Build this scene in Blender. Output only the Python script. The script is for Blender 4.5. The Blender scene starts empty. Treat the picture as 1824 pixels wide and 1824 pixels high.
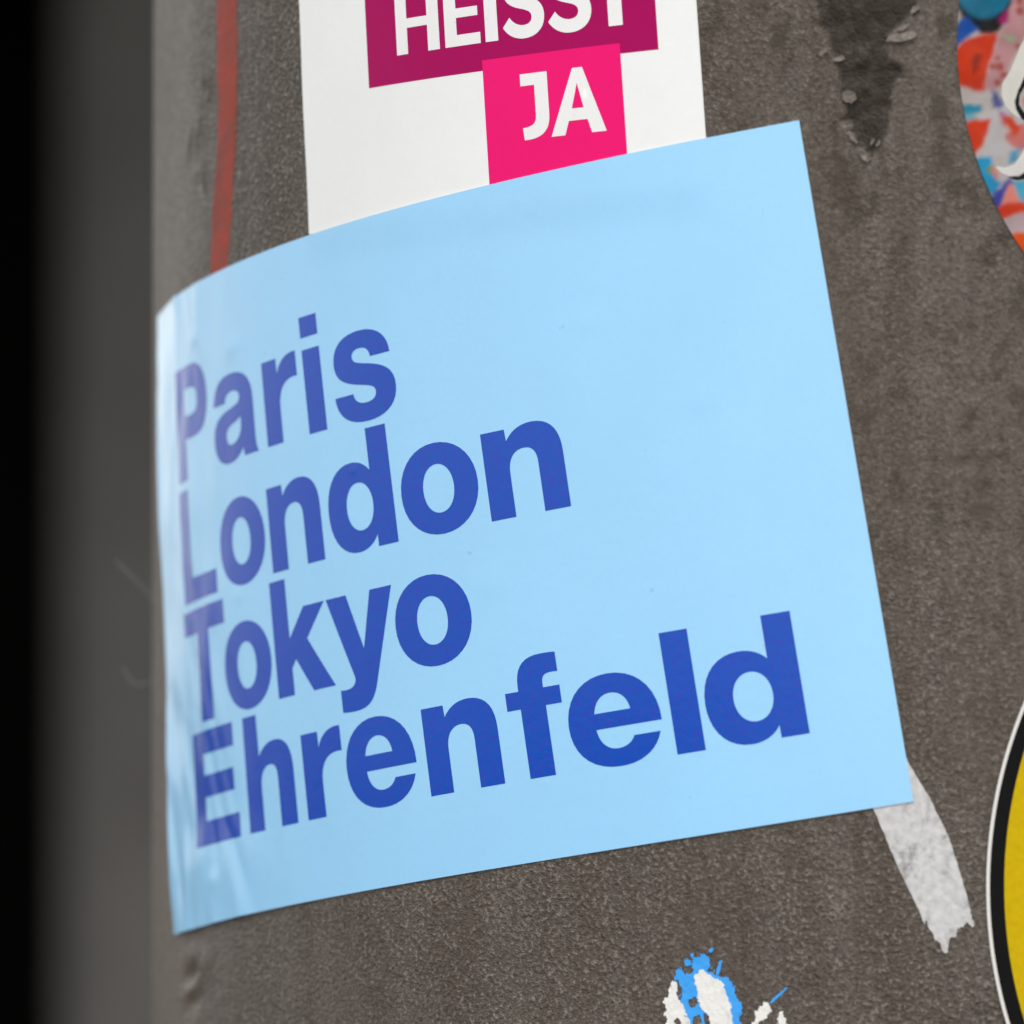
import bpy, bmesh, math, random
import numpy as np
from mathutils import Matrix, Vector

random.seed(4)
rng = np.random.default_rng(11)
scene = bpy.context.scene
COL = scene.collection

# All surface coordinates below are millimetres on the pole: s = arc length round it
# (s = 0 faces the street side where the camera stands), z = height from a datum line.
R = 128.1728          # pole radius
Z0 = 1650.0           # height of the datum line over the pavement

# ------------------------------------------------------------------ camera
cam_data = bpy.data.cameras.new('camera')
cam = bpy.data.objects.new('camera', cam_data)
COL.objects.link(cam)
yaw, pitch, roll = -0.069377, -0.0066305, 0.0023001
fwd = Vector((math.sin(yaw) * math.cos(pitch), math.cos(yaw) * math.cos(pitch), math.sin(pitch)))
rgt = Vector((math.cos(yaw), -math.sin(yaw), 0))
upv = rgt.cross(fwd)
r2 = rgt * math.cos(roll) + upv * math.sin(roll)
u2 = upv * math.cos(roll) - rgt * math.sin(roll)
M = Matrix((r2, u2, -fwd)).transposed().to_4x4()
M.translation = Vector((0, -1.031961, (Z0 - 59.5066) / 1000))
cam.matrix_world = M
cam_data.sensor_width = 36
cam_data.lens = 36 * 11595.54 / 1824
cam_data.clip_start = 0.05
cam_data.clip_end = 200
cam_data.dof.use_dof = True
cam_data.dof.focus_distance = 0.926
cam_data.dof.aperture_fstop = 16.0
scene.camera = cam

# ------------------------------------------------------------------ world and sun
SUN_EL, SUN_AZ = math.radians(56), math.radians(4)     # azimuth from the camera's side towards the left
world = bpy.data.worlds.new('World')
scene.world = world
world.use_nodes = True
wn, wl = world.node_tree.nodes, world.node_tree.links
wn.clear()
sky = wn.new('ShaderNodeTexSky')
sky.sky_type = 'NISHITA'
sky.sun_disc = False
sky.sun_elevation = SUN_EL
sky.sun_rotation = math.pi - SUN_AZ
sky.air_density = 1.0
sky.dust_density = 0.4
sky.ozone_density = 1.0
hsv = wn.new('ShaderNodeHueSaturation')
hsv.inputs['Saturation'].default_value = 0.12             # overcast: nearly colourless sky
bg = wn.new('ShaderNodeBackground')
bg.inputs['Strength'].default_value = 0.135
wo = wn.new('ShaderNodeOutputWorld')
wl.new(sky.outputs[0], hsv.inputs['Color'])
wl.new(hsv.outputs[0], bg.inputs['Color'])
wl.new(bg.outputs[0], wo.inputs[0])

sun_data = bpy.data.lights.new('sun', 'SUN')
sun_data.energy = 1.0
sun_data.angle = math.radians(25)
sun_data.color = (1.0, 0.955, 0.90)
sun = bpy.data.objects.new('sun', sun_data)
COL.objects.link(sun)
to_sun = Vector((math.sin(SUN_AZ) * math.cos(SUN_EL), -math.cos(SUN_AZ) * math.cos(SUN_EL), math.sin(SUN_EL)))
sun.rotation_euler = to_sun.to_track_quat('Z', 'Y').to_euler()
sun.location = (-1.5, -2, 5)

vs = scene.view_settings
vs.view_transform = 'Standard'
vs.look = 'None'
vs.gamma = 1
vs.use_curve_mapping = False
vs.exposure = 0.77
scene.render.engine = 'CYCLES'
scene.cycles.max_bounces = 6
scene.cycles.use_denoising = True


# ------------------------------------------------------------------ materials
def srgb(r, g, b):
    f = lambda c: ((c / 255 + 0.055) / 1.055) ** 2.4 if c > 10 else c / 255 / 12.92
    return (f(r), f(g), f(b), 1)


class Mat:
    def __init__(self, name):
        self.m = bpy.data.materials.new(name)
        self.m.use_nodes = True
        self.n, self.l = self.m.node_tree.nodes, self.m.node_tree.links
        self.b = self.n['Principled BSDF']
        self.tc = self.n.new('ShaderNodeTexCoord').outputs['Object']

    def mapping(self, scale):
        mp = self.n.new('ShaderNodeMapping')
        mp.inputs['Scale'].default_value = scale
        self.l.new(self.tc, mp.inputs['Vector'])
        return mp.outputs[0]

    def noise(self, scale, detail=3, rough=0.55, vec=None):
        t = self.n.new('ShaderNodeTexNoise')
        t.inputs['Scale'].default_value = scale
        t.inputs['Detail'].default_value = detail
        t.inputs['Roughness'].default_value = rough
        self.l.new(vec or self.tc, t.inputs['Vector'])
        return t.outputs['Fac']

    def ramp(self, fac, lo, hi, a=0.0, b=1.0):
        r = self.n.new('ShaderNodeMapRange')
        for k, v in zip(('From Min', 'From Max', 'To Min', 'To Max'), (lo, hi, a, b)):
            r.inputs[k].default_value = v
        self.l.new(fac, r.inputs['Value'])
        return r.outputs[0]

    def math(self, op, a, b):
        t = self.n.new('ShaderNodeMath')
        t.operation = op
        for i, v in enumerate((a, b)):
            if isinstance(v, (int, float)):
                t.inputs[i].default_value = v
            else:
                self.l.new(v, t.inputs[i])
        return t.outputs[0]

    def mix(self, fac, a, b):
        t = self.n.new('ShaderNodeMix')
        t.data_type = 'RGBA'
        for i, v in ((0, fac), (6, a), (7, b)):
            if isinstance(v, (int, float)):
                t.inputs[i].default_value = v
            elif isinstance(v, tuple):
                t.inputs[i].default_value = v if len(v) == 4 else (*v, 1)
            else:
                self.l.new(v, t.inputs[i])
        return t.outputs[2]

    def attr(self, name):
        a = self.n.new('ShaderNodeAttribute')
        a.attribute_name = name
        return a.outputs['Fac']

    def color(self, c):
        if isinstance(c, tuple):
            self.b.inputs['Base Color'].default_value = c if len(c) == 4 else (*c, 1)
        else:
            self.l.new(c, self.b.inputs['Base Color'])

    def rough(self, r):
        if isinstance(r, (int, float)):
            self.b.inputs['Roughness'].default_value = r
        else:
            self.l.new(r, self.b.inputs['Roughness'])

    def bump(self, height, strength, dist, prev=None):
        t = self.n.new('ShaderNodeBump')
        t.inputs['Strength'].default_value = strength
        t.inputs['Distance'].default_value = dist
        self.l.new(height, t.inputs['Height'])
        if prev is not None:
            self.l.new(prev, t.inputs['Normal'])
        self.l.new(t.outputs[0], self.b.inputs['Normal'])
        return t.outputs[0]


def mat_pole():
    k = Mat('grey_pole_paint')
    mid = k.noise(70, 6, 0.65)
    fine = k.noise(900, 3, 0.6)
    streak = k.noise(1.0, 5, 0.62, k.mapping((230, 230, 16)))
    worn_and_glints = k.ramp(k.noise(1.0, 3, 0.6, k.mapping((26, 26, 12))), 0.38, 0.62, 0.45, 1.0)
    worn_and_glints = k.math('MULTIPLY', worn_and_glints, k.ramp(k.attr('weather'), 0.1, 1.0, 1.0, 0.45))
    c = k.mix(k.ramp(mid, 0.3, 0.7), (0.086, 0.070, 0.057), (0.116, 0.097, 0.080))
    c = k.mix(k.ramp(streak, 0.40, 0.66, 0, 0.75), c, (0.066, 0.050, 0.036))
    c = k.mix(k.ramp(fine, 0.40, 0.70, 0, 0.30), c, (0.160, 0.138, 0.114))
    grain = k.noise(1650, 2, 0.65)
    c = k.mix(k.math('MULTIPLY', k.ramp(grain, 0.55, 0.70, 0, 0.9), worn_and_glints), c, (0.32, 0.285, 0.245))  # pale flecks paint the grain's glints into the colour
    c = k.mix(k.ramp(grain, 0.47, 0.30, 0, 0.7), c, (0.046, 0.037, 0.029))
    # brown weather stains, denser towards the street-right side
    blot = k.noise(210, 5, 0.66, k.mapping((1, 1, 0.75)))
    blotm = k.math('MULTIPLY', k.ramp(blot, 0.52, 0.63, 0, .7), k.attr('weather'))
    c = k.mix(blotm, c, (0.048, 0.037, 0.026))
    c = k.mix(k.attr('limb_sheen'), c, (0.150, 0.116, 0.083))  # beige tint paints a warm grazing reflection along the left limb
    c = k.mix(k.math('MULTIPLY', k.attr('peel'), k.ramp(k.noise(260, 5, 0.7), 0.25, 0.5, 0.5, 1.0)), c, (0.030, 0.022, 0.015))
    k.color(c)
    k.rough(k.ramp(k.noise(500, 3), 0.3, 0.7, 0.28, 0.45))
    k.b.inputs['Specular IOR Level'].default_value = 0.2
    n = k.bump(k.noise(120, 4, 0.6), 0.22, 0.0006)
    n = k.bump(k.noise(480, 3, 0.55), 0.6, 0.00022, n)
    n = k.bump(k.math('MULTIPLY', k.noise(1650, 2, 0.65), worn_and_glints), 1.0, 0.00075, n)
    return k.m


def mat_paper(name, col, col2=None, rough=0.3, mott=0.5, gscale=1700, lo=0.35, hi=0.7, coat=0.0, bump=0.05, ior=1.42):
    k = Mat(name)
    c2 = col2 or tuple(min(1, x * 0.93) for x in col[:3])
    c = k.mix(k.ramp(k.noise(gscale, 2, 0.6), lo, hi, 0, mott), col, c2)
    c = k.mix(k.ramp(k.noise(45, 5, 0.65), 0.35, 0.7, 0, 0.22), c, tuple(x * 0.82 for x in col[:3]))
    c = k.mix(k.ramp(k.noise(620, 2, 0.5), 0.755, 0.79, 0, 0.25), c, tuple(x * .45 for x in col[:3]))
    k.color(c)
    k.rough(k.ramp(k.noise(60, 4), 0.3, 0.7, rough * 0.85, rough * 1.15))
    k.b.inputs['IOR'].default_value = ior
    if bump:
        k.bump(k.noise(650, 2, 0.5), bump, 0.0002)
    return k.m


def mat_plain(name, col, rough=0.5, scale=200, var=0.2):
    k = Mat(name)
    k.color(k.mix(k.ramp(k.noise(scale, 4), 0.3, 0.7), col, tuple(x * (1 - var) for x in col[:3])))
    k.rough(rough)
    return k.m


# ------------------------------------------------------------------ small maths
def vnoise(x, y, seed=0):
    """smooth lattice noise in [-1, 1]"""
    x = np.asarray(x, float)
    y = np.asarray(y, float)
    xi, yi = np.floor(x).astype(np.int64), np.floor(y).astype(np.int64)
    fx, fy = x - xi, y - yi
    fx, fy = fx * fx * (3 - 2 * fx), fy * fy * (3 - 2 * fy)

    def h(a, b):
        n = (a * 374761393 + b * 668265263 + seed * 974634777) & 0x7fffffff
        n = ((n ^ (n >> 13)) * 1274126177) & 0x7fffffff
        return ((n ^ (n >> 16)) & 0xffff) / 32767.5 - 1
    return (h(xi, yi) * (1 - fx) + h(xi + 1, yi) * fx) * (1 - fy) + (h(xi, yi + 1) * (1 - fx) + h(xi + 1, yi + 1) * fx) * fy


def fbm(x, y, seed=0, octv=4):
    t, a = 0, 1
    for i in range(octv):
        t = t + a * vnoise(x * 2 ** i, y * 2 ** i, seed + i)
        a *= 0.5
    return t


def sstep(a, b, x):
    t = np.clip((np.asarray(x, float) - a) / (b - a), 0, 1)
    return t * t * (3 - 2 * t)


def poly_sdf(pts, x, y):
    """signed distance to a polygon, positive inside"""
    x = np.asarray(x, float)
    y = np.asarray(y, float)
    d = np.full(x.shape, 1e9)
    inside = np.zeros(x.shape, bool)
    n = len(pts)
    for i in range(n):
        ax, ay = pts[i]
        bx, by = pts[(i + 1) % n]
        ex, ey = bx - ax, by - ay
        t = np.clip(((x - ax) * ex + (y - ay) * ey) / (ex * ex + ey * ey + 1e-12), 0, 1)
        d = np.minimum(d, np.hypot(x - ax - t * ex, y - ay - t * ey))
        if ay != by:
            c = ((ay > y) != (by > y)) & (x < (bx - ax) * (y - ay) / (by - ay) + ax)
            inside ^= c
    return np.where(inside, d, -d)


def on_pole(s, z, h):
    """(arc, height, lift off the pole) in mm -> world metres"""
    ph = np.asarray(s) / R
    r = (R + np.asarray(h)) / 1000
    return np.stack([r * np.sin(ph), -r * np.cos(ph), (np.asarray(z) + Z0) / 1000], -1)


class Frame:
    """a sheet's own flat axes (a, b) laid on the pole"""
    def __init__(self, s0, z0, ang, a0=0.0, b0=0.0):
        self.s0, self.z0, self.c, self.sn, self.a0, self.b0 = s0, z0, math.cos(ang), math.sin(ang), a0, b0

    def sz(self, a, b):
        a, b = np.asarray(a) - self.a0, np.asarray(b) - self.b0
        return self.s0 + a * self.c - b * self.sn, self.z0 + a * self.sn + b * self.c

    def ab(self, s, z):
        ds, dz = np.asarray(s) - self.s0, np.asarray(z) - self.z0
        return self.a0 + ds * self.c + dz * self.sn, self.b0 - ds * self.sn + dz * self.c


FLAT = Frame(0, 0, 0)


def tag(o, label=None, cat=None, group=None, kind=None):
    for k, v in (('label', label), ('category', cat), ('group', group), ('kind', kind)):
        if v:
            o[k] = v
    return o


def link(name, me, mat, parent=None, origin=None):
    """origin: world point (m) the mesh is stored relative to"""
    o = bpy.data.objects.new(name, me)
    if mat:
        me.materials.append(mat)
    COL.objects.link(o)
    org = Vector(origin) if origin is not None else Vector((0, 0, 0))
    me.transform(Matrix.Translation(-org))
    if parent:
        o.parent = parent
        o.location = org - parent.location
    else:
        o.location = org
    return o


def empty(name, origin):
    o = bpy.data.objects.new(name, None)
    o.location = origin
    o.empty_display_size = 0.01
    COL.objects.link(o)
    return o


def sheet(name, frame, bounds, res, height, thick, mat, parent=None, field=None, origin=None, back=True, rim_mat=None):
    """A thin sheet following the pole: grid cells cut at field = 0, with a real edge down to height - thick."""
    a0, a1, b0, b1 = bounds
    na, nb = max(1, int(round((a1 - a0) / res))), max(1, int(round((b1 - b0) / res)))
    A, B = np.linspace(a0, a1, na + 1), np.linspace(b0, b1, nb + 1)
    GA, GB = np.meshgrid(A, B, indexing='ij')
    F = field(GA, GB) if field else np.ones_like(GA)
    P, vid, faces = [], {}, []

    def vert(key, a, b):
        if key not in vid:
            vid[key] = len(P)
            P.append((a, b))
        return vid[key]
    sgn = F > 0
    cnt = sgn[:-1, :-1].astype(int) + sgn[1:, :-1] + sgn[1:, 1:] + sgn[:-1, 1:]
    for i, j in np.argwhere(cnt > 0):
        c = [(i, j), (i + 1, j), (i + 1, j + 1), (i, j + 1)]
        f = []
        for k in range(4):
            p, q = c[k], c[(k + 1) % 4]
            fp, fq = F[p], F[q]
            if fp > 0:
                f.append(vert(p, A[p[0]], B[p[1]]))
            if (fp > 0) != (fq > 0):
                t = fp / (fp - fq)
                f.append(vert((min(p, q), max(p, q)), A[p[0]] + t * (A[q[0]] - A[p[0]]), B[p[1]] + t * (B[q[1]] - B[p[1]])))
        if len(f) > 2:
            faces.append(f)
    if not faces:
        return None
    P = np.array(P)
    s, z = frame.sz(P[:, 0], P[:, 1])
    h = height(P[:, 0], P[:, 1]) if callable(height) else np.full(len(P), float(height))
    top = on_pole(s, z, h)
    und = on_pole(s, z, h - thick)
    n = len(P)
    edges = {}
    for f in faces:
        for k in range(len(f)):
            edges[(f[k], f[(k + 1) % len(f)])] = 1
    rim = [e for e in edges if (e[1], e[0]) not in edges]
    verts = np.concatenate([top, top, und])
    allf = list(faces) + [(b + n, a + n, a + 2 * n, b + 2 * n) for a, b in rim]
    smooth = [True] * len(faces) + [False] * len(rim)
    if back:
        allf += [tuple(v + 2 * n for v in reversed(f)) for f in faces]
        smooth += [True] * len(faces)
    me = bpy.data.meshes.new(name)
    me.from_pydata(verts.tolist(), [], [list(f) for f in allf])
    me.polygons.foreach_set('use_smooth', smooth)
    if rim_mat:
        me.polygons.foreach_set('material_index', [0] * len(faces) + [1] * (len(allf) - len(faces)))
    me.update()
    if origin is None:
        origin = top.mean(0)
    o = link(name, me, mat, parent, origin)
    if rim_mat:
        me.materials.append(rim_mat)
    return o


# ------------------------------------------------------------------ lettering (own outlines, millimetres)
def C(*v):
    return ('c',) + v


def flatten(path, n=9):
    out = []
    for p in path:
        if p[0] == 'c':
            x0, y0 = out[-1]
            x1, y1, x2, y2, x3, y3 = p[1:]
            for i in range(1, n + 1):
                t = i / n
                m = 1 - t
                out.append((m ** 3 * x0 + 3 * m * m * t * x1 + 3 * m * t * t * x2 + t ** 3 * x3,
                            m ** 3 * y0 + 3 * m * m * t * y1 + 3 * m * t * t * y2 + t ** 3 * y3))
        else:
            out.append(p)
    q = []
    for p in out:
        if not q or math.hypot(p[0] - q[-1][0], p[1] - q[-1][1]) > 0.01:
            q.append(p)
    if math.hypot(q[0][0] - q[-1][0], q[0][1] - q[-1][1]) < 0.01:
        q.pop()
    return q


def oval(cx, cy, rx, ry, k=0.585):
    return [(cx + rx, cy), C(cx + rx, cy + k * ry, cx + k * rx, cy + ry, cx, cy + ry), C(cx - k * rx, cy + ry, cx - rx, cy + k * ry, cx - rx, cy),
            C(cx - rx, cy - k * ry, cx - k * rx, cy - ry, cx, cy - ry), C(cx + k * rx, cy - ry, cx + rx, cy - k * ry, cx + rx, cy)]


def box(x0, y0, x1, y1):
    return [(x0, y0), (x1, y0), (x1, y1), (x0, y1)]


XH, CAP = 12.55, 17.2


def arch(w, top):
    return [(0, 0), (0, top), (4.2, top)] + ([(4.3, 10.85)] if top < 15 else [(4.22, 11.0)]) + [
        C(5.4, 12.2, 6.9, 12.9, 8.9, 12.9), C(11.9, 12.9, w, 11.2, w, 8.0), (w, 0), (w - 4.25, 0), (w - 4.25, 7.0),
        C(w - 4.25, 8.7, 8.5, 9.45, 7.1, 9.45), C(5.4, 9.45, 4.3, 8.3, 4.3, 6.4), (4.3, 0)]


GLYPH = {
    'o': [oval(7.25, 6.28, 7.25, 6.58), oval(7.25, 6.28, 2.9, 3.5)],
    'n': [arch(13.45, XH)],
    'h': [arch(13.25, CAP)],
    'i': [box(0, 0, 4.3, 12.4), box(0, 14.2, 4.3, 17.25)],
    'l': [box(0, 0, 4.25, 17.2)],
    'r': [[(0, 0), (0, XH), (4.1, XH), (4.15, 10.2), C(4.9, 11.9, 6.7, 12.95, 9.4, 12.8), (9.4, 9.1), C(6.2, 9.4, 4.35, 8.0, 4.35, 5.2), (4.35, 0)]],
    'd': [[(14.2, 0), (14.2, 17.25), (9.95, 17.25), (9.95, 11.2), C(9.1, 12.2, 7.7, 12.85, 6.0, 12.85), C(2.3, 12.85, 0, 10.2, 0, 6.3),
           C(0, 2.4, 2.3, -.25, 5.9, -.25), C(7.7, -.25, 9.3, .5, 10.15, 1.8), (10.15, 0)], oval(7.08, 6.3, 2.88, 3.48)],
    'e': [[(14.5, 5.25), (4.3, 5.25), C(4.5, 3.4, 5.6, 2.25, 7.3, 2.25), C(8.6, 2.25, 9.6, 2.8, 10.0, 3.7), (14.05, 3.7),
           C(13.2, 1.2, 10.8, -.3, 7.3, -.3), C(2.8, -.3, 0, 2.3, 0, 6.2), C(0, 10.2, 2.9, 12.9, 7.2, 12.9), C(11.8, 12.9, 14.6, 9.8, 14.5, 5.25)],
          [(4.35, 7.5), C(4.6, 9.1, 5.7, 10.15, 7.2, 10.15), C(8.8, 10.15, 9.8, 9.1, 10.0, 7.5)]],
    'a': [[(.4, 8.75), C(.6, 11.4, 3.0, 12.9, 6.9, 12.9), C(11.2, 12.9, 13.6, 11.4, 13.6, 8.2), (13.6, 2.6), C(13.6, 1.4, 13.8, .5, 14.3, 0), (10.0, 0),
           C(9.8, .4, 9.7, .9, 9.65, 1.4), C(8.6, .3, 6.9, -.35, 4.9, -.35), C(1.8, -.35, 0, 1.2, 0, 3.6), C(0, 6.2, 1.9, 7.2, 5.2, 7.6),
           C(8.2, 7.95, 9.4, 8.1, 9.4, 9.0), C(9.4, 9.8, 8.6, 10.2, 7.1, 10.2), C(5.5, 10.2, 4.7, 9.7, 4.5, 8.75)],
          [(9.4, 6.1), C(8.8, 5.7, 8.0, 5.55, 6.9, 5.35), C(5.1, 5.05, 4.3, 4.7, 4.3, 3.7), C(4.3, 2.8, 4.9, 2.35, 6.0, 2.35), C(8.0, 2.35, 9.4, 3.5, 9.4, 5.1)]],
    's': [[(12.6, 8.8), C(12.5, 11.5, 10.2, 12.9, 6.6, 12.9), C(2.9, 12.9, .4, 11.5, .4, 8.9), C(.4, 6.6, 2.2, 5.8, 5.4, 5.15), C(7.9, 4.65, 8.9, 4.5, 8.9, 3.6),
           C(8.9, 2.75, 8.0, 2.35, 6.7, 2.35), C(5.0, 2.35, 4.15, 3.0, 4.1, 4.0), (0, 4.0), C(.1, 1.3, 2.4, -.35, 6.6, -.35), C(10.6, -.35, 13.1, 1.2, 13.1, 3.9),
           C(13.1, 6.3, 11.2, 7.2, 7.9, 7.85), C(5.5, 8.3, 4.6, 8.5, 4.6, 9.3), C(4.6, 10.0, 5.3, 10.35, 6.4, 10.35), C(7.8, 10.35, 8.4, 9.8, 8.5, 8.8)]],
    'k': [[(0, 0), (0, 17.2), (4.25, 17.2), (4.25, 8.35), (8.4, XH), (13.5, XH), (8.65, 7.75), (14.3, 0), (9.1, 0), (5.4, 5.15), (4.25, 4.0), (4.25, 0)]],
    'y': [[(0, XH), (4.6, XH), (7.35, 4.4), (9.85, XH), (14.4, XH), (9.4, -.6), C(8.5, -3.1, 7.3, -4.35, 4.0, -4.35), C(3.0, -4.35, 2.0, -4.3, 1.3, -4.2),
           (1.3, -.95), C(1.9, -1.05, 2.6, -1.05, 3.1, -1.0), C(4.4, -.9, 5.0, -.2, 4.7, .75)]],
    'P': [[(0, 0), (0, CAP), (8.2, CAP), C(12, CAP, 14.2, 15.1, 14.2, 11.65), C(14.2, 8.2, 12, 6.1, 8.2, 6.1), (4.5, 6.1), (4.5, 0)],
          [(4.5, 13.7), (7.5, 13.7), C(9, 13.7, 9.8, 13.0, 9.8, 11.65), C(9.8, 10.3, 9, 9.6, 7.5, 9.6), (4.5, 9.6)]],
    'f': [[(2.3, 0), (2.3, 9.95), (0, 9.95), (0, 12.5), (2.3, 12.5), (2.3, 13.2), C(2.3, 15.9, 3.7, 17.3, 6.7, 17.3), C(7.7, 17.3, 8.5, 17.3, 9.2, 17.2),
           (9.2, 14.45), C(7.5, 14.55, 6.5, 14.5, 6.5, 13.2), (6.5, 12.5), (9.2, 12.5), (9.2, 9.95), (6.55, 9.95), (6.55, 0)]],
    'E': [[(0, 0), (0, CAP), (15.6, CAP), (15.6, 13.7), (4.6, 13.7), (4.6, 10.5), (15.0, 10.5), (15.0, 7.2), (4.6, 7.2), (4.6, 3.65), (16.1, 3.65), (16.1, 0)]],
    'L': [[(0, 0), (0, CAP), (4.5, CAP), (4.5, 3.6), (14.0, 3.6), (14.0, 0)]],
    'T': [[(6.1, 0), (6.1, 13.6), (0, 13.6), (0, CAP), (16.7, CAP), (16.7, 13.6), (10.7, 13.6), (10.7, 0)]],
}
# the rounder, lighter capitals of the white sticker
CAPH = 9.35
GLYPH2 = {
    'H': [[(0, 0), (0, CAPH), (2.2, CAPH), (2.2, 5.1), (6.1, 5.1), (6.1, CAPH), (8.3, CAPH), (8.3, 0), (6.1, 0), (6.1, 3.75), (2.2, 3.75), (2.2, 0)]],
    'E': [[(0, 0), (0, CAPH), (6.3, CAPH), (6.3, 7.75), (2.2, 7.75), (2.2, 5.4), (6.1, 5.4), (6.1, 4.05), (2.2, 4.05), (2.2, 1.6), (6.4, 1.6), (6.4, 0)]],
    'I': [box(0, 0, 2.2, CAPH)],
    'S': [[(6.4, 8.1), C(5.6, 9.1, 4.7, 9.55, 3.6, 9.55), C(1.6, 9.55, .35, 8.4, .35, 6.75), C(.35, 5.0, 1.7, 4.45, 3.2, 4.05), C(4.5, 3.7, 4.95, 3.4, 4.95, 2.75),
           C(4.95, 2.1, 4.4, 1.7, 3.5, 1.7), C(2.6, 1.7, 1.7, 2.2, 1.2, 3.0), (0, 1.65), C(.7, .5, 2.0, -.2, 3.5, -.2), C(5.6, -.2, 7.05, .95, 7.05, 2.85),
           C(7.05, 4.65, 5.8, 5.3, 4.2, 5.7), C(2.9, 6.05, 2.45, 6.3, 2.45, 6.85), C(2.45, 7.4, 2.9, 7.75, 3.6, 7.75), C(4.3, 7.75, 4.85, 7.5, 5.3, 6.95)]],
    'T': [[(2.75, 0), (2.75, 7.7), (0, 7.7), (0, CAPH), (7.7, CAPH), (7.7, 7.7), (4.95, 7.7), (4.95, 0)]],
    'J': [[(0, 7.65), (0, CAPH), (4.5, CAPH), (4.5, 3.2), C(4.5, 1.0, 3.2, -.1, .2, -.05), (0, 1.7), C(1.7, 1.75, 2.3, 2.2, 2.3, 3.3), (2.3, 7.65)]],
    'A': [[(0, 0), (4.0, CAPH), (5.6, CAPH), (8.85, 0), (6.55, 0), (5.95, 1.95), (2.95, 1.95), (2.25, 0)], [(3.55, 3.65), (5.45, 3.65), (4.62, 7.2)]],
}


def letter(contours, x, y, frame, hfun, lift, mat, parent, step=0.75):
    """one printed letter: filled outline cut on the sheet's grid and laid on it"""
    bm = bmesh.new()
    ed = []
    for cont in contours:
        q = flatten(cont)
        vsx = [bm.verts.new((px + x, py + y, 0)) for px, py in q]
        ed += [bm.edges.new((vsx[i], vsx[(i + 1) % len(vsx)])) for i in range(len(vsx))]
    bmesh.ops.triangle_fill(bm, use_beauty=True, use_dissolve=False, edges=ed, normal=(0, 0, 1))
    xs = [v.co.x for v in bm.verts]
    ys = [v.co.y for v in bm.verts]
    for axis, lo, hi in ((0, min(xs), max(xs)), (1, min(ys), max(ys))):
        k = math.ceil(lo / step)
        while k * step < hi:
            co = [0, 0, 0]
            no = [0, 0, 0]
            co[axis], no[axis] = k * step, 1
            bmesh.ops.bisect_plane(bm, geom=bm.verts[:] + bm.edges[:] + bm.faces[:], plane_co=co, plane_no=no, dist=1e-5)
            k += 1
    bmesh.ops.recalc_face_normals(bm, faces=bm.faces[:])
    if bm.faces and sum(f.normal.z for f in bm.faces) < 0:
        bmesh.ops.reverse_faces(bm, faces=bm.faces[:])
    me = bpy.data.meshes.new('letter')
    bm.to_mesh(me)
    bm.free()
    P = np.array([v.co[:2] for v in me.vertices])
    a, b = P[:, 0], P[:, 1]

    def W(a, b):
        s, z = frame.sz(a, b)
        return on_pole(s, z, hfun(a, b) + lift)
    pos = W(a, b)
    e = 0.3
    nrm = np.cross(W(a + e, b) - W(a - e, b), W(a, b + e) - W(a, b - e))
    nrm /= np.linalg.norm(nrm, axis=1)[:, None]
    me.vertices.foreach_set('co', pos.ravel())
    me.polygons.foreach_set('use_smooth', [True] * len(me.polygons))
    me.update()
    o = link('letter', me, mat, parent, pos.mean(0))
    me.normals_split_custom_set_from_vertices(nrm.tolist())
    return o


# ------------------------------------------------------------------ placements
BLUE_W, BLUE_H = 148.0, 95.914
BLUE = Frame(-0.686296 * R, -70.7702, 0.1704308, BLUE_W / 2, BLUE_H / 2)      # a, b from its lower left corner
WHITE = Frame(0, 0, 0.0768686, 109.305, 0.0)                                   # a from its left edge
WHITE_W, WHITE_B0, WHITE_B1 = 71.794, -17.0, 84.0

BUBBLES = [(66.8, 60.3, 0.9, .035), (112.0, 74.0, 2.2, .05), (24.0, 88.0, 1.6, .12), (38.0, 84.0, 2.2, .10), (90.0, 40.0, 3.0, .04), (19.0, 6.0, 2.0, .12), (128.0, 60.0, 2.5, .035), (34.0, 47.0, 1.2, .06)]
_ws = [(rng.uniform(7, 26), rng.uniform(28, 95), rng.uniform(0, 6.28), rng.choice([-1, 1])) for _ in range(22)]
_wl = [(rng.uniform(30, 80), rng.uniform(30, 80), rng.uniform(0, 6.28), rng.choice([-1, 1])) for _ in range(8)]


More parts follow.
